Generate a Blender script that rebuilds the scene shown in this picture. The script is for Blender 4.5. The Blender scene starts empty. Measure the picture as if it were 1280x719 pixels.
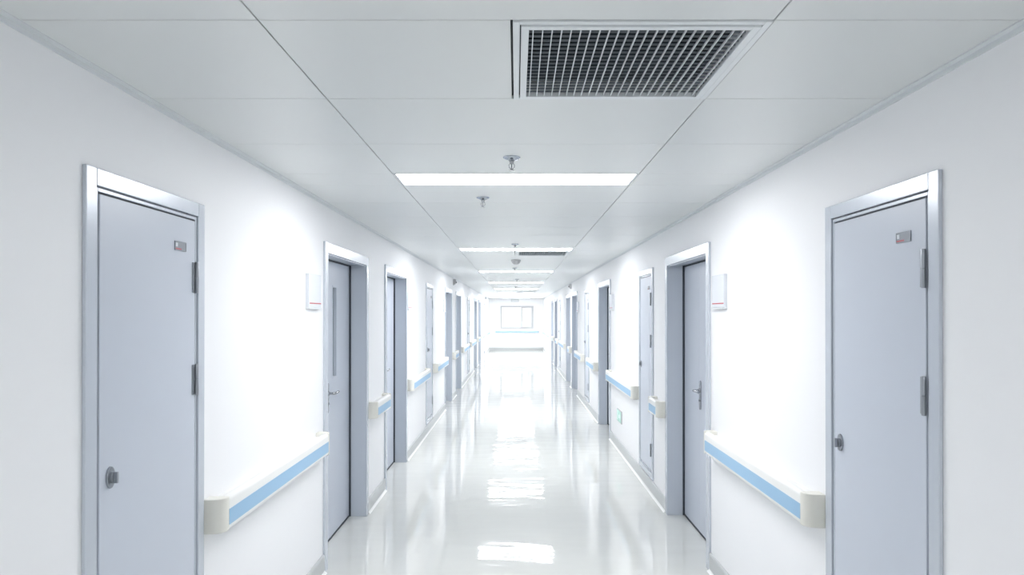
import bpy, bmesh, math
from math import pi, cos, sin
from mathutils import Vector, Matrix

C = bpy.context.scene.collection
AL, AR = 1.24, 1.262          # wall faces left / right of the camera axis
CEIL = 2.384
YB, YE = -6.0, 32.6           # behind the camera, far end of the corridor
TW = 0.636                    # half the width of a ceiling panel

# ------------------------------------------------------------------ materials
def mat(name, col, rough=0.5, metal=0.0, spec=0.5, bump=None, coat=0.0, noise=None, rnoise=None):
    m = bpy.data.materials.new(name); m.use_nodes = True
    nt = m.node_tree; b = nt.nodes['Principled BSDF']
    b.inputs['Base Color'].default_value = (*col, 1)
    b.inputs['Roughness'].default_value = rough
    b.inputs['Metallic'].default_value = metal
    b.inputs['Specular IOR Level'].default_value = spec
    if coat:
        b.inputs['Coat Weight'].default_value = coat
        b.inputs['Coat Roughness'].default_value = 0.06
    tc = nt.nodes.new('ShaderNodeTexCoord')
    if noise:
        sc, amt = noise
        n = nt.nodes.new('ShaderNodeTexNoise'); n.inputs['Scale'].default_value = sc
        n.inputs['Detail'].default_value = 3
        nt.links.new(tc.outputs['Object'], n.inputs['Vector'])
        mx = nt.nodes.new('ShaderNodeMix'); mx.data_type = 'RGBA'
        mx.inputs['A'].default_value = (*[c * (1 - amt) for c in col], 1)
        mx.inputs['B'].default_value = (*[min(1, c * (1 + amt)) for c in col], 1)
        nt.links.new(n.outputs['Fac'], mx.inputs['Factor'])
        nt.links.new(mx.outputs['Result'], b.inputs['Base Color'])
    if bump:
        sc, st, dist, stretch = bump
        mp = nt.nodes.new('ShaderNodeMapping'); mp.inputs['Scale'].default_value = stretch
        n = nt.nodes.new('ShaderNodeTexNoise'); n.inputs['Scale'].default_value = sc
        n.inputs['Detail'].default_value = 1.5
        bp = nt.nodes.new('ShaderNodeBump'); bp.inputs['Strength'].default_value = st
        bp.inputs['Distance'].default_value = dist
        nt.links.new(tc.outputs['Object'], mp.inputs['Vector'])
        nt.links.new(mp.outputs['Vector'], n.inputs['Vector'])
        nt.links.new(n.outputs['Fac'], bp.inputs['Height'])
        nt.links.new(bp.outputs['Normal'], b.inputs['Normal'])
    return m

def emis(name, col, s):
    m = bpy.data.materials.new(name); m.use_nodes = True
    nt = m.node_tree; nt.nodes.remove(nt.nodes['Principled BSDF'])
    e = nt.nodes.new('ShaderNodeEmission'); e.inputs['Color'].default_value = (*col, 1)
    e.inputs['Strength'].default_value = s
    nt.links.new(e.outputs[0], nt.nodes['Material Output'].inputs['Surface'])
    return m

def glass(name, tint):
    m = bpy.data.materials.new(name); m.use_nodes = True
    nt = m.node_tree; nt.nodes.remove(nt.nodes['Principled BSDF'])
    t = nt.nodes.new('ShaderNodeBsdfTransparent'); t.inputs['Color'].default_value = (*tint, 1)
    g = nt.nodes.new('ShaderNodeBsdfGlossy'); g.inputs['Roughness'].default_value = 0.02
    f = nt.nodes.new('ShaderNodeFresnel'); f.inputs['IOR'].default_value = 1.45
    x = nt.nodes.new('ShaderNodeMixShader')
    nt.links.new(f.outputs[0], x.inputs[0]); nt.links.new(t.outputs[0], x.inputs[1]); nt.links.new(g.outputs[0], x.inputs[2])
    nt.links.new(x.outputs[0], nt.nodes['Material Output'].inputs['Surface'])
    return m

M = {
 'wall': mat('wall_paint', (.86,.865,.88), .55, spec=.35, bump=(60,.05,.002,(1,1,1))),
 'ceil': mat('ceiling_panel', (.715,.735,.735), .36, spec=.5),
 'ceilback': mat('ceiling_void', (.25,.27,.28), .8),
 'trim': mat('perimeter_trim', (.70,.725,.745), .45),
 'floor': mat('vinyl_floor', (.655,.665,.64), .045, spec=.62, bump=(2.0,.40,.008,(.9,2.6,1)), noise=(1.3,.03)),
 'base': mat('grey_skirting', (.50,.52,.525), .3),
 'cove': mat('skirting_bead_highlight', (.80,.81,.80), .55),
 'steel_paint': mat('blue_grey_door_paint', (.56,.60,.675), .34, spec=.5, noise=(2.0,.03)),
 'frame_paint': mat('satin_frame_paint', (.56,.60,.66), .26, metal=.2, spec=.6),
 'dark': mat('dark_seal', (.035,.045,.06), .6),
 'steel': mat('brushed_steel', (.42,.43,.45), .25, metal=1),
 'hinge_steel': mat('hinge_steel', (.34,.36,.39), .32, metal=.9),
 'chrome': mat('chrome', (.50,.54,.60), .15, metal=1),
 'rail': mat('ivory_vinyl', (.80,.80,.785), .35),
 'cap': mat('beige_end_cap', (.76,.75,.69), .4),
 'blue': mat('blue_stripe', (.30,.50,.70), .4),
 'white': mat('white_plastic', (.66,.69,.73), .4),
 'plate': mat('silver_plate', (.25,.27,.30), .35, metal=.3),
 'plate_rim': mat('plate_rim', (.10,.11,.13), .4, metal=.3),
 'red': mat('red_ink', (.50,.10,.12), .5),
 'green': mat('green_sign', (.38,.68,.57), .35),
 'pale_green': mat('pale_green_sign', (.70,.92,.85), .35),
 'vent': mat('white_aluminium', (.74,.77,.79), .35, spec=.5),
 'vent_dark': mat('vent_inner_blade', (.23,.26,.29), .45),
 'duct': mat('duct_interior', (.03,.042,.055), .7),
 'grey': mat('grey_plastic', (.54,.54,.55), .45),
 'vision': mat('dark_vision_glass', (.10,.135,.16), .1, spec=.5),
 'lamp': emis('lit_diffuser', (.985,.985,1.0), 26),
 'lamp_boosted': emis('lit_diffuser_boosted', (.985,.985,1.0), 33),
 'lamp_dimmed': emis('lit_diffuser_dimmed', (.985,.985,1.0), 20),
 'glass': glass('window_glass', (.97,.99,.98)),
 'alu': mat('window_aluminium', (.50,.51,.53), .4),
}

# ------------------------------------------------------------------ helpers
def box(bm, x0, x1, y0, y1, z0, z1):
    v = [bm.verts.new((x, y, z)) for x in (x0, x1) for y in (y0, y1) for z in (z0, z1)]
    for f in ((0,1,3,2),(4,6,7,5),(0,4,5,1),(2,3,7,6),(0,2,6,4),(1,5,7,3)):
        bm.faces.new([v[i] for i in f])
    return v

def prism(bm, pts, lo, hi, axis):
    """extrude a 2D outline; axis 'x': pts=(y,z); 'z': pts=(x,y); 'y': pts=(x,z)"""
    mk = {'x': lambda p, t: (t, p[0], p[1]), 'z': lambda p, t: (p[0], p[1], t), 'y': lambda p, t: (p[0], t, p[1])}[axis]
    a = [bm.verts.new(mk(p, lo)) for p in pts]; b = [bm.verts.new(mk(p, hi)) for p in pts]
    n = len(pts)
    for i in range(n): bm.faces.new((a[i], a[(i+1) % n], b[(i+1) % n], b[i]))
    bm.faces.new(a); bm.faces.new(b[::-1])

def lathe(bm, prof, c=(0,0,0), axis='z', n=28):
    """prof = [(r, h)...] spun about an axis through c"""
    rings = []
    for r, h in prof:
        ring = []
        for k in range(n):
            a = 2*pi*k/n
            p = {'z': (r*cos(a), r*sin(a), h), 'y': (r*cos(a), h, r*sin(a)), 'x': (h, r*cos(a), r*sin(a))}[axis]
            ring.append(bm.verts.new((p[0]+c[0], p[1]+c[1], p[2]+c[2])))
        rings.append(ring)
    for a, b in zip(rings, rings[1:]):
        for k in range(n): bm.faces.new((a[k], a[(k+1) % n], b[(k+1) % n], b[k]))
    bm.faces.new(rings[0]); bm.faces.new(rings[-1][::-1])

def tube(bm, pts, r, n=12):
    pts = [Vector(p) for p in pts]; rings = []
    for i, p in enumerate(pts):
        t = (pts[min(i+1, len(pts)-1)] - pts[max(i-1, 0)]).normalized()
        up = Vector((0,0,1)) if abs(t.z) < .9 else Vector((1,0,0))
        s = t.cross(up).normalized(); u = s.cross(t)
        rings.append([bm.verts.new(p + s*cos(2*pi*k/n)*r + u*sin(2*pi*k/n)*r) for k in range(n)])
    for a, b in zip(rings, rings[1:]):
        for k in range(n): bm.faces.new((a[k], a[(k+1) % n], b[(k+1) % n], b[k]))
    bm.faces.new(rings[0]); bm.faces.new(rings[-1][::-1])

def obj(name, bm, m, parent=None, bevel=0.0, smooth=False, seg=2):
    bmesh.ops.recalc_face_normals(bm, faces=bm.faces[:])
    me = bpy.data.meshes.new(name); bm.to_mesh(me); bm.free()
    for x in (m if isinstance(m, (list, tuple)) else [m]): me.materials.append(M[x])
    if smooth: me.shade_smooth()
    o = bpy.data.objects.new(name, me); C.objects.link(o)
    if smooth:
        try: me.set_sharp_from_angle(angle=math.radians(40))
        except Exception: pass
    if parent: o.parent = parent
    if bevel:
        b = o.modifiers.new('bevel', 'BEVEL'); b.width = bevel; b.segments = seg
        b.limit_method = 'ANGLE'; b.angle_limit = math.radians(40); b.harden_normals = False
    return o

def tag(o, label=None, cat=None, group=None, kind=None):
    if label: o['label'] = label
    if cat: o['category'] = cat
    if group: o['group'] = group
    if kind: o['kind'] = kind
    return o

def empty(name, loc=(0,0,0), rz=0):
    o = bpy.data.objects.new(name, None); C.objects.link(o)
    o.empty_display_size = .1
    o.location = loc; o.rotation_euler = (0, 0, rz); return o

def dup(root):
    r = root.copy(); C.objects.link(r)
    for ch in list(root.children):
        c = ch.copy(); C.objects.link(c); c.parent = r
        for g in list(ch.children):
            d = g.copy(); C.objects.link(d); d.parent = c
    return r

def place(o, side, y, z=0):
    """put a wall-mounted thing: local X runs to the right as one faces it, local Y into the wall"""
    if side == 'L': o.location = (-AL, y, z); o.rotation_euler = (0, 0, pi/2)
    else: o.location = (AR, y, z); o.rotation_euler = (0, 0, -pi/2)
    return o

# ------------------------------------------------------------------ layout along the corridor (metres from the camera)
WW = 1.20        # ward door opening
# (near, far) of openings between jambs
ward = {'L': [(4.59,5.79),(6.69,7.89),(12.28,13.48),(14.53,15.73),(20.75,21.95),(23.25,24.45)],
        'R': [(4.625,5.825),(9.43,10.63),(14.48,15.68),(16.28,17.48),(21.5,22.7),(23.75,24.95)]}
# centres + outer widths of service-cupboard doors
serv = {'L': [(2.392,.765),(10.05,.73),(18.25,.73),(27.5,.73)],
        'R': [(2.463,.765),(6.81,.72),(12.48,.73),(20.2,.73)]}
SZ0, SZ1 = .135, 2.09   # service frame bottom, top
WZ = 2.065              # ward opening head

# ------------------------------------------------------------------ shell
def wall_side(side):
    a = -AL if side == 'L' else AR
    b = a - .30 if side == 'L' else a + .30
    x0, x1 = min(a, b), max(a, b)
    ops = [(n, f, 0, WZ) for n, f in ward[side]] + [(c-w/2+.05, c+w/2-.05, SZ0+.05, SZ1-.05) for c, w in serv[side]]
    ops.sort()
    bm = bmesh.new(); y = YB
    for n, f, z0, z1 in ops:
        box(bm, x0, x1, y, n, 0, CEIL)
        box(bm, x0, x1, n, f, z1, CEIL)
        if z0 > 0: box(bm, x0, x1, n, f, 0, z0)
        y = f
    box(bm, x0, x1, y, YE, 0, CEIL)
    nm = 'wall_left' if side == 'L' else 'wall_right'
    o = obj(nm, bm, 'wall')
    tag(o, f'white painted corridor wall on the {"left" if side=="L" else "right"} side', 'wall', kind='structure')
    # skirting in runs between the ward doors
    ops = sorted((n-.068, f+.068) for n, f in ward[side])
    runs = []; y = YB
    for n, f in ops: runs.append((y, n)); y = f
    runs.append((y, YE - .016))
    s = 1 if side == 'L' else -1
    bm = bmesh.new(); bc = bmesh.new()
    for r0, r1 in runs:
        prism(bm, [(a, 0), (a + s*.014, 0), (a + s*.014, .108), (a + s*.008, .118), (a, .12)], r0, r1, 'y')
        prism(bc, [(a + s*.014, 0), (a + s*.030, 0), (a + s*.024, .004), (a + s*.018, .009), (a + s*.014, .016)], r0, r1, 'y')
    nm = 'baseboard_left' if side == 'L' else 'baseboard_right'
    base = tag(obj(nm, bm, 'base'), 'low grey skirting along the foot of the %s wall' % ('left' if side=='L' else 'right'), 'skirting', kind='structure')
    obj('highlight_bead', bc, 'cove', base, smooth=True)  # pale bead colour imitates a highlight along the coved skirting toe
    # ceiling perimeter trim
    bm = bmesh.new()
    prism(bm, [(a, CEIL), (a + s*.022, CEIL), (a + s*.022, CEIL-.004), (a + s*.006, CEIL-.006), (a+s*.006, CEIL-.020), (a, CEIL-.020)], YB, YE, 'y')
    tag(obj('trim_1' if side=='L' else 'trim_2', bm, 'trim'), 'thin grey angle trim where the ceiling meets the %s wall' % ('left' if side=='L' else 'right'), 'trim', kind='structure')

for sd in 'LR': wall_side(sd)

bm = bmesh.new(); box(bm, -AL-.3, AR+.3, YB-.2, YE+.2, -.12, 0)
tag(obj('floor', bm, 'floor'), 'glossy pale grey vinyl corridor floor', 'floor', kind='structure')

# end wall with a window
WX0, WX1, WZ0, WZ1 = -.72, .81, .985, 2.045
bm = bmesh.new()
box(bm, -AL, WX0, YE, YE+.2, 0, CEIL); box(bm, WX1, AR, YE, YE+.2, 0, CEIL)
box(bm, WX0, WX1, YE, YE+.2, 0, WZ0); box(bm, WX0, WX1, YE, YE+.2, WZ1, CEIL)
tag(obj('wall_back', bm, 'wall'), 'bright white wall closing the far end of the corridor', 'wall', kind='structure')
bm = bmesh.new(); box(bm, -AL, AR, YB-.2, YB, 0, CEIL)
tag(obj('wall_front', bm, 'wall'), 'plain white wall closing the corridor behind the viewer', 'wall', kind='structure')
bm = bmesh.new(); box(bm, -AL+.014, AR-.014, YE-.014, YE, 0, .12)
tag(obj('baseboard_back', bm, 'base'), 'grey skirting along the far end wall', 'skirting', kind='structure')

w = empty('window_1', (0, YE, WZ0)); tag(w, 'bright two-pane sliding window in the far end wall', 'window', kind='structure')
def rect_frame(bm, x0, x1, z0, z1, t, y0, y1):
    box(bm, x0, x0+t, y0, y1, z0, z1); box(bm, x1-t, x1, y0, y1, z0, z1)
    box(bm, x0+t, x1-t, y0, y1, z0, z0+t); box(bm, x0+t, x1-t, y0, y1, z1-t, z1)
H = WZ1-WZ0
bm = bmesh.new(); rect_frame(bm, WX0, WX1, 0, H, .035, -.01, .07)
obj('window_frame', bm, 'alu', w, .002)
bm = bmesh.new(); rect_frame(bm, WX0+.035, .29, .035, H-.035, .028, .04, .06)
sh = obj('window_sash', bm, 'alu', w, .002); tag(sh, 'wide left sash')
bm = bmesh.new(); box(bm, WX0+.06, .265, .048, .053, .06, H-.06); obj('pane', bm, 'glass', sh)
bm = bmesh.new(); rect_frame(bm, .235, WX1-.035, .035, H-.035, .06, .0, .03)
sh = obj('window_sash', bm, 'alu', w, .002); tag(sh, 'narrow right sash')
bm = bmesh.new(); box(bm, .29, WX1-.075, .012, .017, .078, H-.078); obj('pane', bm, 'glass', sh)

# ------------------------------------------------------------------ ceiling: metal panels with open joints
LIGHT0, PER, TD, LD = 3.62, 4.095, .63, .315
lights = [LIGHT0 + PER*k for k in range(6)] + [LIGHT0 + PER*5 + LD + 3*TD, LIGHT0 + PER*6, LIGHT0 + PER*6 + LD + 3*TD] + [LIGHT0 - PER, LIGHT0 - 2*PER]  # the two mid-period far lights are added to brighten the end wall
grilles = [(1.73, 2.36), (8.03, 8.66), (22.205, 22.835)]
rows = []
y = LIGHT0 - 3*PER
while y < YE:
    rows.append((y, y+LD, 'l')); y += LD
    for k in range(6):
        if any(abs(y-l) < .05 for l in lights): rows += [(y, y+LD, 'l'), (y+LD, y+TD, 'p')]
        else: rows.append((y, y+TD, 'p'))
        y += TD
bm = bmesh.new(); g = .002
for r0, r1, kind in rows:
    r0c, r1c = max(r0, YB), min(r1, YE)
    if r1c - r0c < .02: continue
    lit = kind == 'l' and any(abs(r0-l) < .05 for l in lights)
    gr = any(abs(r0-a) < .08 for a, b in grilles)
    cols = [(-AL, -TW), (TW, AR)]
    if gr: cols.append((-TW, -.012))
    elif not lit: cols.append((-TW, TW))
    for c0, c1 in cols:
        box(bm, c0+g, c1-g, r0c+g, r1c-g, CEIL, CEIL+.012)
ceil = obj('ceiling', bm, 'ceil', bevel=.0012, seg=1)
tag(ceil, 'ceiling of large white metal panels with fine joints', 'ceiling', kind='structure')
bm = bmesh.new(); 
# slab above the panels, left open over grilles and lamps
yy = YB - .2
for a, b in sorted([(l, l+LD) for l in lights] + grilles):
    box(bm, -AL-.3, AR+.3, yy, a-.001, CEIL+.016, CEIL+.06); yy = b+.001
    box(bm, -AL-.3, -TW-.001, a-.001, b+.001, CEIL+.016, CEIL+.06); box(bm, TW+.001, AR+.3, a-.001, b+.001, CEIL+.016, CEIL+.06)
    if b - a > .5: box(bm, -TW-.001, -.012, a-.001, b+.001, CEIL+.016, CEIL+.06)
box(bm, -AL-.3, AR+.3, yy, YE+.2, CEIL+.016, CEIL+.06)
obj('ceiling_backing', bm, 'ceilback', ceil)
bm = bmesh.new(); box(bm, -AL-.3, AR+.3, YB-.2, YE+.2, CEIL+.5, CEIL+.6)
obj('slab', bm, 'ceilback', ceil)

ordn = ['nearest', 'second nearest', 'third', 'fourth', 'fifth', 'sixth', 'farthest']
proto = empty('ceiling_light')
bm = bmesh.new()
for a in ((-TW+.003, -TW+.016, .003, LD-.003), (TW-.016, TW-.003, .003, LD-.003), (-TW+.016, TW-.016, .003, .014), (-TW+.016, TW-.016, LD-.014, LD-.003)):
    box(bm, *a, -.002, .045)
box(bm, -TW+.003, TW-.003, .003, LD-.003, .045, .055)
obj('light_frame', bm, 'vent', proto, .001)
bm = bmesh.new(); box(bm, -TW+.016, TW-.016, .014, LD-.014, .001, .006)
obj('diffuser', bm, 'lamp', proto)
light_lab = ['lit rectangular ceiling panel light nearest the viewer, between the two nearest sprinklers',
 'lit ceiling panel light just before the middle grille, second from the viewer',
 'lit ceiling panel light next beyond the round smoke detector',
 'fourth lit ceiling panel light counted from the viewer',
 'fifth lit ceiling panel light, shortly before the farthest grille',
 'sixth lit ceiling panel light, just beyond the farthest grille',
 'added seventh ceiling panel light, brightening the far part of the corridor',
 'eighth lit ceiling panel light, second from the end wall',
 'added farthest ceiling panel light, brightening the end wall by the window']
for k, y in enumerate(lights):
    o = proto if k == 0 else dup(proto)
    o.location = (0, y, CEIL)
    if 7 < y or y < 0:       # strength raised down the corridor to imitate distant haze, lowered behind the viewer
        for ch in o.children:
            if ch.name.startswith('diffuser'):
                ch.material_slots[0].link = 'OBJECT'
                ch.material_slots[0].material = M['lamp_boosted' if y > 7 else 'lamp_dimmed']
    tag(o, light_lab[k] if k < 9 else 'lit ceiling panel light behind the viewer', 'ceiling light', 'recessed ceiling panel lights')

# air grilles
def grille():
    r = empty('air_grille')
    x0, x1, y0, y1 = -.008, TW-.002, .002, .628
    bm = bmesh.new()
    # outer flange and stepped inner flange
    def ring(a0,a1,b0,b1,t,z0,z1):
        box(bm,a0,a0+t,b0,b1,z0,z1); box(bm,a1-t,a1,b0,b1,z0,z1); box(bm,a0+t,a1-t,b0,b0+t,z0,z1); box(bm,a0+t,a1-t,b1-t,b1,z0,z1)
    ring(x0,x1,y0,y1,.018,-.004,.02)
    obj('grille_frame', bm, 'vent', r, .0015)
    bm = bmesh.new(); ring(x0+.021,x1-.021,y0+.021,y1-.021,.020,-.008,.045)
    obj('inner_frame', bm, 'vent', r, .0015)
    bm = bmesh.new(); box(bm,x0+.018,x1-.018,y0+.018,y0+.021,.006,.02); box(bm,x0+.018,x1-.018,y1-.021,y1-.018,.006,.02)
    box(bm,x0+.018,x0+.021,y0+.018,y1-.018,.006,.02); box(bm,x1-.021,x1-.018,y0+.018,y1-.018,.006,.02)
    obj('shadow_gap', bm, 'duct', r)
    ix0, ix1, iy0, iy1 = x0+.041, x1-.041, y0+.041, y1-.041
    bm = bmesh.new(); n = 23; st = (ix1-ix0)/n
    for k in range(n):
        x = ix0 + st*(k+.45); box(bm, x-.0012, x+.0012, iy0, iy1, -.004, .003)
    obj('front_blades', bm, 'vent', r)
    bm = bmesh.new(); n = 19; st = (iy1-iy0)/n
    for k in range(n):
        y = iy0 + st*(k+.5); box(bm, ix0, ix1, y-.0009, y+.0009, .0032, .0085)
    obj('rear_blades', bm, 'vent_dark', r)
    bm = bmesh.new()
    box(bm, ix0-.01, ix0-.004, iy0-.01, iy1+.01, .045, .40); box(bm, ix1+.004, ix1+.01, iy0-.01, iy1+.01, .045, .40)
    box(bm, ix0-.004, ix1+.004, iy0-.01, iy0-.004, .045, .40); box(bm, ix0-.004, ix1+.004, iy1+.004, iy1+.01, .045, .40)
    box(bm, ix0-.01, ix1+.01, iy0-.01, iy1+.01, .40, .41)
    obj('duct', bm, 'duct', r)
    return r
gp = grille()
gl = ['large square white air grille with dark openings in the ceiling nearest the viewer',
      'air grille in the ceiling directly behind the second panel light',
      'small distant air grille in the ceiling near the far end']
for k, (a, b) in enumerate(grilles):
    o = gp if k == 0 else dup(gp)
    o.location = (0, a, CEIL); tag(o, gl[k], 'vent', 'ceiling air grilles')

# sprinklers
def sprinkler():
    r = empty('fire_sprinkler')
    bm = bmesh.new()
    lathe(bm, [(.040,0),(.041,-.002),(.040,-.0045),(.030,-.010),(.016,-.016),(.013,-.017),(.013,-.004)])
    obj('escutcheon', bm, 'chrome', r, smooth=True)
    bm = bmesh.new()
    lathe(bm, [(.010,-.012),(.0105,-.026),(.0085,-.028),(.0085,-.032)], n=6)
    for s in (-1, 1):
        tube(bm, [(s*.007,0,-.030),(s*.0125,0,-.036),(s*.0125,0,-.046),(s*.004,0,-.056)], .0022, 8)
    lathe(bm, [(.004,-.053),(.005,-.058),(.003,-.060)], n=12)
    obj('sprinkler_body', bm, 'steel', r, smooth=True)
    bm = bmesh.new(); lathe(bm, [(.0022,-.032),(.003,-.040),(.0022,-.053)], n=10)
    obj('glass_bulb', bm, 'plate', r, smooth=True)
    bm = bmesh.new(); lathe(bm, [(.004,-.0595),(.014,-.0605),(.014,-.0620),(.004,-.0625)], n=20)
    obj('deflector', bm, 'steel', r, smooth=True)
    return r
sp = sprinkler()
spr = [(-.020,3.24,'pendant fire sprinkler with chrome disc in front of the nearest panel light'),
       (-.205,4.36,'pendant fire sprinkler just beyond the nearest panel light, left of the centre line'),
       (-.010,7.25,'small fire sprinkler just before the second panel light'),
       (-.020,11.0,'small fire sprinkler just beyond the smoke detector'),
       (.020,14.6,'distant fire sprinkler between the third and fourth panel lights'),
       (-.010,18.5,'distant fire sprinkler between the fourth and fifth panel lights')]
for k, (x, y, lb) in enumerate(spr):
    o = sp if k == 0 else dup(sp)
    o.location = (x, y, CEIL); tag(o, lb, 'sprinkler', 'ceiling fire sprinklers')

r = empty('smoke_detector', (0, 9.40, CEIL)); tag(r, 'round white smoke detector on the ceiling beyond the second panel light', 'smoke detector')
bm = bmesh.new(); lathe(bm, [(.064,0),(.066,-.006),(.066,-.018),(.062,-.022)]); obj('detector_base', bm, 'grey', r, smooth=True)
bm = bmesh.new(); lathe(bm, [(.058,-.0225),(.054,-.036),(.040,-.050),(.034,-.054),(.031,-.058),(.010,-.060)]); obj('sensing_head', bm, 'grey', r, smooth=True)

# ------------------------------------------------------------------ ward doors
def ward_door():
    r = empty('door_1'); W = WW/2
    bm = bmesh.new()
    fr, t = .065, .015
    # jamb linings + architraves
    for s in (-1, 1):
        pts = [(s*(W+fr), 0), (s*(W+fr), -t), (s*W, -t), (s*W, .205), (s*(W+.02), .205), (s*(W+.02), 0)]
        # lining sits just inside the wall opening
        prism(bm, [(s*(W+fr), -.0005), (s*(W+fr), -t), (s*(W-.004), -t), (s*(W-.004), .205), (s*(W-.0005), .205), (s*(W-.0005), -.0005)], 0, WZ+.065 if True else 0, 'z')
    prism(bm, [(-.0005, WZ+.065), (-t, WZ+.065), (-t, WZ-.004), (.205, WZ-.004), (.205, WZ-.0005), (-.0005, WZ-.0005)], -W+.004-.0-.0, W-.004, 'x')
    # raised lip and rebate groove under the head
    box(bm, -W+.004, W-.004, .000, .010, WZ-.012, WZ-.004)
    # stops behind the leaves
    for s in (-1, 1):
        a, b = sorted((s*(W-.004), s*(W-.020))); box(bm, a, b, .178, .200, 0, WZ-.004)
    box(bm, -W+.02, W-.02, .178, .200, WZ-.020, WZ-.004)
    obj('door_frame', bm, 'frame_paint', r, .002)
    # dark rubber seals in the gaps round the leaves
    bm = bmesh.new()
    for s in (-1, 1):
        a, b = sorted((s*(W-.0045), s*(W-.013))); box(bm, a, b, .140, .176, .002, WZ-.006)
    box(bm, -W+.013, W-.013, .140, .176, WZ-.015, WZ-.006)
    box(bm, -W+.013, W-.013, .126, .176, .001, .013)
    for q in (-1, 1):
        a, b = sorted((q*(W-.0045), q*(W-.011))); box(bm, a, b, .115, .1295, .002, WZ-.006)
    box(bm, -W+.011, W-.011, .122, .1295, WZ-.011, WZ-.0045)
    obj('door_seal', bm, 'dark', r)
    seam = -W + .475
    z0, z1 = .014, WZ-.016
    # narrow fixed leaf on the left
    bm = bmesh.new(); box(bm, -W+.0135, seam-.0015, .130, .174, z0, z1)
    l1 = obj('door_leaf', bm, 'steel_paint', r, .002); tag(l1, 'narrow plain fixed leaf')
    # active leaf with vision panel opening
    bm = bmesh.new(); vx0, vx1, vz0, vz1 = seam+.19, seam+.30, 1.19, 1.865
    a0, a1 = seam+.0015, W-.0135
    box(bm, a0, vx0, .130, .174, z0, z1); box(bm, vx1, a1, .130, .174, z0, z1)
    box(bm, vx0, vx1, .130, .174, z0, vz0); box(bm, vx0, vx1, .130, .174, vz1, z1)
    bmesh.ops.remove_doubles(bm, verts=bm.verts[:], dist=1e-5)
    l2 = obj('door_leaf', bm, 'steel_paint', r); tag(l2, 'wide leaf with lever handle and slim vision panel')
    bm = bmesh.new(); box(bm, vx0, vx1, .150, .156, vz0, vz1); obj('vision_panel', bm, 'vision', l2)
    bm = bmesh.new()
    for a in ((vx0-.012, vx0+.004, vz0-.012, vz1+.012), (vx1-.004, vx1+.012, vz0-.012, vz1+.012)):
        box(bm, a[0], a[1], .127, .150, a[2], a[3])
    box(bm, vx0+.004, vx1-.004, .127, .150, vz0-.012, vz0+.004); box(bm, vx0+.004, vx1-.004, .127, .150, vz1-.004, vz1+.012)
    obj('vision_frame', bm, 'steel_paint', l2, .001)
    # lever handle on a long curved back plate
    hx = seam + .045
    bm = bmesh.new()
    out = [(hx-.019,.955),(hx-.014,.945),(hx,.940),(hx+.014,.945),(hx+.019,.955),(hx+.021,1.05),(hx+.019,1.145),(hx+.014,1.155),(hx,1.160),(hx-.014,1.155),(hx-.019,1.145),(hx-.021,1.05)]
    prism(bm, out, .121, .130, 'y')
    tube(bm, [(hx,.122,1.085),(hx,.090,1.085),(hx+.004,.078,1.085),(hx+.014,.072,1.086),(hx+.06,.070,1.088),(hx+.105,.074,1.087),(hx+.125,.082,1.084)], .0092, 14)
    lathe(bm, [(.016,.121),(.016,.114),(.012,.112)], (hx,0,1.085), 'y', 20)
    lathe(bm, [(.009,.121),(.009,.114),(.007,.113)], (hx,0,1.010), 'y', 16)
    obj('lever_handle', bm, 'steel', l2, smooth=True)
    return r

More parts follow.
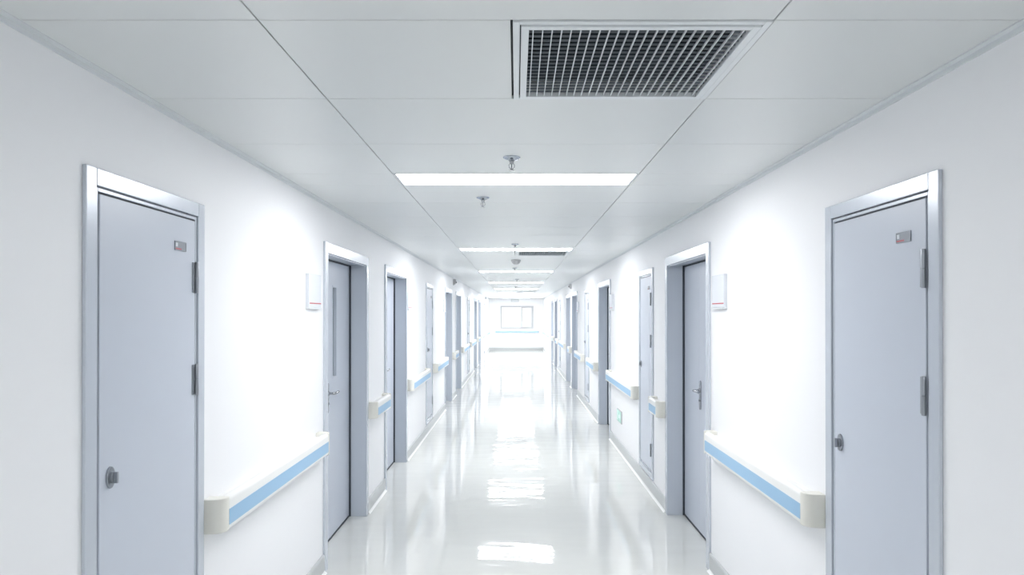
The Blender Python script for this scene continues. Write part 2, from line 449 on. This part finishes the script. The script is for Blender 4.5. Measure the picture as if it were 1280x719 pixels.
def service_door(wd):
    r = empty('door_2'); W = wd/2; Z0, Z1 = SZ0, SZ1
    fw, t = .062, .013
    bm = bmesh.new()
    def ring(a, z0, z1, ww, y0, y1):
        box(bm, -a, -a+ww, y0, y1, z0, z1); box(bm, a-ww, a, y0, y1, z0, z1)
        box(bm, -a+ww, a-ww, y0, y1, z0, z0+ww); box(bm, -a+ww, a-ww, y0, y1, z1-ww, z1)
    ring(W, Z0, Z1, fw-.010, -t, -.0005)
    obj('door_frame', bm, 'frame_paint', r, .0025)
    bm = bmesh.new(); ring(W-fw+.0065, Z0+fw-.0065, Z1-fw+.0065, .0115, -.006, .075)
    obj('inner_frame', bm, 'frame_paint', r, .0015)
    a = W-fw-.0095; b0, b1 = Z0+fw+.0095, Z1-fw-.0095
    bm = bmesh.new(); ring(a+.0042, b0-.0042, b1+.0042, .0062, -.001, .034)
    ring(a-.002, b0+.002, b1-.002, .030, .0345, .050)
    obj('door_seal', bm, 'dark', r)
    bm = bmesh.new(); box(bm, -a+.0022, a-.0022, -.008, .034, b0+.0022, b1-.0022)
    leaf = obj('door_leaf', bm, 'steel_paint', r, .002)
    # thumb-turn lock
    lx, lz = -a+.055, 1.165
    bm = bmesh.new()
    prism(bm, [(lx+.021*cos(q*pi/12), lz+.033*sin(q*pi/12)) for q in range(24)], -.014, -.008, 'y')
    prism(bm, [(lx+.012*cos(q*pi/8), lz+.018*sin(q*pi/8)) for q in range(16)], -.022, -.014, 'y')
    box(bm, lx-.004, lx+.004, -.034, -.022, lz-.017, lz+.017)
    obj('lock', bm, 'hinge_steel', leaf, .001)
    # barrel hinges
    for z in (1.80, 1.41, .40):
        bm = bmesh.new(); hx = a-.001
        box(bm, hx-.026, hx-.007, -.0115, -.008, z-.057, z+.057)
        lathe(bm, [(.0062,z-.060),(.0072,z-.057),(.0072,z-.002),(.005,z-.001),(.005,z+.001),(.0072,z+.002),(.0072,z+.057),(.0062,z+.060)], (hx,-.0155,0), 'z', 14)
        obj('hinge', bm, 'hinge_steel', leaf, smooth=True)
    # small name plate
    px0, px1, pz0, pz1 = a-.165, a-.080, 1.892, 1.926
    bm = bmesh.new(); box(bm, px0, px1, -.0105, -.008, pz0, pz1)
    box(bm, px0, px1, -.0115, -.0105, pz1-.003, pz1); box(bm, px0, px1, -.0115, -.0105, pz0, pz0+.003)
    box(bm, px0, px0+.003, -.0115, -.0105, pz0+.003, pz1-.003); box(bm, px1-.003, px1, -.0115, -.0105, pz0+.003, pz1-.003)
    for q in (0, 1, 2): pass
    pl = obj('label_plate', bm, 'plate', leaf); tag(pl, 'small dark silver label plate')
    bm = bmesh.new(); box(bm, px0+.006, px0+.020, -.0112, -.0106, pz0+.014, pz1-.006)
    bm2 = bmesh.new(); box(bm2, px0+.004, px0+.048, -.0112, -.0106, pz0+.004, pz0+.009)
    # emblem and red underline join the plate mesh so the tree stays three deep
    me = pl.data; me.materials.append(M['white']); me.materials.append(M['red'])
    b = bmesh.new(); b.from_mesh(me)
    for src, mi in ((bm, 1), (bm2, 2)):
        tmp = bpy.data.meshes.new('tmp'); src.to_mesh(tmp); src.free()
        n0 = len(b.faces); b.from_mesh(tmp); b.faces.ensure_lookup_table()
        for f in b.faces[n0:]: f.material_index = mi
        bpy.data.meshes.remove(tmp)
    bmesh.ops.recalc_face_normals(b, faces=b.faces[:])
    b.to_mesh(me); b.free()
    return r

wl = {'L': ['open recessed grey double door on the left, just past the nearest left handrail',
            'recessed grey double door on the left, second one from the viewer',
            'recessed grey door on the left beyond the narrow white-framed cupboard door',
            'fourth recessed grey door on the left wall',
            'fifth recessed door on the left wall, far away',
            'farthest recessed door on the left wall'],
      'R': ['recessed grey double door on the right, just past the nearest right handrail',
            'recessed grey door on the right beyond the green floor-level exit sign',
            'third recessed grey door on the right wall',
            'fourth recessed grey door on the right wall',
            'fifth recessed door on the right wall, far away',
            'farthest recessed door on the right wall']}
sl = {'L': ['large flush grey cupboard door nearest the viewer on the left',
            'narrow grey cupboard door on the left past the second recessed doorway',
            'third cupboard door on the left wall, far down the corridor',
            'faint farthest cupboard door on the left wall'],
      'R': ['large flush grey cupboard door nearest the viewer on the right',
            'narrow grey cupboard door on the right behind the first recessed doorway',
            'narrow cupboard door on the right past the second recessed doorway',
            'faint farthest cupboard door on the right wall']}
wp = ward_door(); first = True; dn = 1
for sd in 'LR':
    for k, (n, f) in enumerate(ward[sd]):
        o = wp if first else dup(wp); first = False
        o.name = 'door_%d' % dn; dn += 1
        place(o, sd, (n+f)/2)
        lb = wl[sd][k].replace('open recessed', 'recessed')
        tag(o, lb, 'door', 'recessed grey ward doors', 'structure')
cache = {}
for sd in 'LR':
    for k, (c, wd) in enumerate(serv[sd]):
        if wd in cache: o = dup(cache[wd])
        else: o = cache[wd] = service_door(wd)
        o.name = 'door_%d' % dn; dn += 1
        place(o, sd, c)
        tag(o, sl[sd][k], 'door', 'grey cupboard doors flush with the wall', 'structure')

# ------------------------------------------------------------------ handrails
def arc(cx, cy, r, a0, a1, n):
    return [(cx + r*cos(math.radians(a0+(a1-a0)*i/n)), cy + r*sin(math.radians(a0+(a1-a0)*i/n))) for i in range(n+1)]
D = .080
def handrail(side, y0, y1, label):
    L = y1 - y0; h = L/2; c = .062
    r = empty('handrail'); place(r, side, (y0+y1)/2)
    # profile in (local y, z); local y negative = out into the corridor
    prof = [(0,.800),(-.018,.796),(-.045,.790)] + [(-D+.012+.012*cos(math.radians(a)), .7995+.012*sin(math.radians(a))) for a in (-90,-120,-150,-180)] \
         + [(-D,.903)] + [(-D+.020+.020*cos(math.radians(a)), .903+.020*sin(math.radians(a))) for a in (160,135,110,90,60)] + [(-.040,.916),(-.032,.906),(-.014,.902),(0,.902)]
    bm = bmesh.new(); prism(bm, prof, -h+c, h-c, 'x')
    obj('rail_body', bm, 'rail', r, smooth=True)
    bm = bmesh.new(); box(bm, -h+c, h-c, -D-.0012, -D+.0005, .808, .872)
    obj('blue_stripe', bm, 'blue', r)
    for s in (-1, 1):
        R = .050
        pts = [(s*(h-c), -.0005), (s*h, -.0005), (s*h, -D-.001+R)] + [(s*(h-R) + s*R*cos(math.radians(a)), -D-.001+R - R*sin(math.radians(a))) for a in range(10, 91, 10)] + [(s*(h-c), -D-.001)]
        bm = bmesh.new(); prism(bm, pts, .787, .9245, 'z')
        obj('end_cap', bm, 'cap', r, .004, smooth=True, seg=3)
    tag(r, label, 'handrail', 'blue-striped wall handrails')
HL = [(2.79,4.42,'blue-striped ivory handrail nearest the viewer on the left wall'),
      (5.87,6.585,'short blue-striped handrail between the first two recessed doors on the left'),
      (7.975,9.63,'handrail on the left between the second recessed door and the narrow cupboard door'),
      (10.45,12.18,'handrail on the left just beyond the narrow cupboard door'),
      (13.56,14.44,'short handrail between the third and fourth recessed doors on the left'),
      (15.82,17.85,'handrail on the left just beyond the fourth recessed door'),
      (18.65,20.65,'distant handrail on the left just before the fifth recessed door'),
      (22.04,23.15,'distant short handrail between the fifth and farthest recessed doors on the left'),
      (24.55,27.10,'far handrail on the left just beyond the farthest recessed door'),
      (27.90,31.5,'farthest handrail on the left wall, beside the end window')]
HR = [(2.87,4.475,'blue-striped ivory handrail nearest the viewer on the right wall'),
      (5.91,6.34,'very short handrail between the first recessed door and narrow cupboard door on the right'),
      (7.20,9.34,'handrail on the right above the green floor-level exit sign'),
      (10.72,11.95,'handrail on the right just beyond the second recessed door'),
      (12.88,14.38,'handrail on the right just before the third recessed door'),
      (15.77,16.19,'very short handrail between the third and fourth recessed doors on the right'),
      (17.57,19.78,'distant handrail on the right just beyond the fourth recessed door'),
      (20.62,21.40,'distant short handrail just before the fifth recessed door on the right'),
      (22.79,23.66,'distant short handrail between the fifth and farthest recessed doors on the right'),
      (25.05,31.5,'farthest handrail on the right wall, beside the end window')]
for a in HL: handrail('L', *a)
for a in HR: handrail('R', *a)
# rail across the end wall
r = empty('handrail', (.05, YE, 0))
bm = bmesh.new(); prism(bm, [(0,.80),(-.07,.79),(-D,.80),(-D,.905),(-.06,.922),(-.03,.915),(0,.902)], -1.0, 1.0, 'x'); obj('rail_body', bm, 'rail', r)
bm = bmesh.new(); box(bm, -1.0, 1.0, -D-.0012, -D+.0005, .808, .872); obj('blue_stripe', bm, 'blue', r)
for s in (-1, 1):
    bm = bmesh.new(); a, b = sorted((s*1.0, s*1.06)); box(bm, a, b, -D, -.0005, .787, .9245); obj('end_cap', bm, 'cap', r, .02)
tag(r, 'handrail running across the far end wall under the window', 'handrail', 'blue-striped wall handrails')

# ------------------------------------------------------------------ name signs by the doors
def name_sign():
    r = empty('name_sign'); t = .022
    bm = bmesh.new(); box(bm, -.13, .13, -t, -.0005, .0, .20)
    obj('sign_board', bm, 'white', r, .003)
    bm = bmesh.new(); box(bm, -.115, .125, -t-.0012, -t+.0003, .020, .027)
    obj('red_line', bm, 'red', r)
    bm = bmesh.new(); box(bm, -.13, .13, -t-.004, -.0005, -.010, -.001)
    obj('bottom_ledge', bm, 'trim', r, .001)
    return r
ns = name_sign()
signs = [('L',4.27,1.702,'white wall sign with red line left of the nearest recessed left door'),
         ('R',4.33,1.702,'white wall sign with red line right of the nearest recessed right door'),
         ('L',8.10,1.712,'thin white wall sign just beyond the second recessed left door'),
         ('L',12.05,1.71,'distant white wall sign before the third recessed left door'),
         ('R',9.19,1.72,'white wall sign beside the second recessed right door'),
         ('R',14.22,1.71,'distant white wall sign before the third recessed right door')]
for k, (sd, y, z, lb) in enumerate(signs):
    o = ns if k == 0 else dup(ns)
    place(o, sd, y, z); tag(o, lb, 'sign', 'white wall signs beside the doors')

# low green emergency sign
r = empty('exit_sign'); place(r, 'R', 8.55, .35); tag(r, 'small green emergency direction sign low on the right wall', 'sign')
bm = bmesh.new(); box(bm, -.18, .18, -.012, -.0005, 0, .15); obj('sign_frame', bm, 'grey', r, .002)
bm = bmesh.new(); box(bm, -.172, .172, -.0135, -.0121, .007, .143); obj('green_face', bm, 'green', r)
bm = bmesh.new()
prism(bm, [(.13,.07),(.07,.125),(.07,.09),(-.02,.09),(-.02,.05),(.07,.05),(.07,.015)], -.015, -.0136, 'y')
box(bm, -.15, -.06, -.015, -.0136, .02, .13)
obj('arrow_mark', bm, 'pale_green', r)

# small boxes high on the walls
def wall_box():
    r = empty('wall_sensor')
    bm = bmesh.new(); prism(bm, [(-.0005,.125),(-.05,.125),(-.062,.09),(-.045,.02),(-.0005,0)], -.035, .035, 'x'); obj('housing', bm, 'grey', r, .004)
    bm = bmesh.new(); lathe(bm, [(.020,-.046),(.018,-.062),(.010,-.070)], (0,0,.06), 'y', 16); obj('lens', bm, 'dark', r, smooth=True)
    return r
wb = wall_box()
for k, (sd, y, lb) in enumerate([('L',13.9,'small grey box under the ceiling on the left, beyond the third recessed door'),
                                 ('R',16.0,'small grey box under the ceiling on the right, beyond the third recessed door'),
                                 ('L',28.1,'small grey box under the ceiling on the left near the far end')]):
    o = wb if k == 0 else dup(wb); place(o, sd, y, CEIL-.155); tag(o, lb, 'wall sensor', 'small boxes under the ceiling')

r = empty('overhead_sign', (-.05, YE, 2.235)); tag(r, 'small grey sign high on the end wall above the window', 'sign')
bm = bmesh.new(); box(bm, -.18, .18, -.03, -.0005, 0, .11); obj('sign_body', bm, 'grey', r, .006)
bm = bmesh.new(); box(bm, -.16, .16, -.033, -.0301, .015, .095); obj('sign_face', bm, 'trim', r)

# ------------------------------------------------------------------ light and camera
w = bpy.data.worlds.new('world'); bpy.context.scene.world = w; w.use_nodes = True
bg = w.node_tree.nodes['Background']; bg.inputs['Color'].default_value = (.93,.97,1,1); bg.inputs['Strength'].default_value = 1.1

cam = bpy.data.cameras.new('camera'); co = bpy.data.objects.new('camera', cam); C.objects.link(co)
cam.sensor_width = 36; cam.lens = 880/1280*36
cam.shift_x = -5/1280; cam.shift_y = 29.56/1280
cam.clip_start = .05; cam.clip_end = 200
co.location = (0, 0, 1.66); co.rotation_euler = (math.radians(90.25), 0, 0)
sc = bpy.context.scene; sc.camera = co
sc.view_settings.view_transform = 'Standard'; sc.view_settings.look = 'None'
sc.view_settings.gamma = 1; sc.view_settings.use_curve_mapping = False
sc.view_settings.exposure = 0.36
sc.cycles.max_bounces = 12; sc.cycles.diffuse_bounces = 8; sc.cycles.glossy_bounces = 6
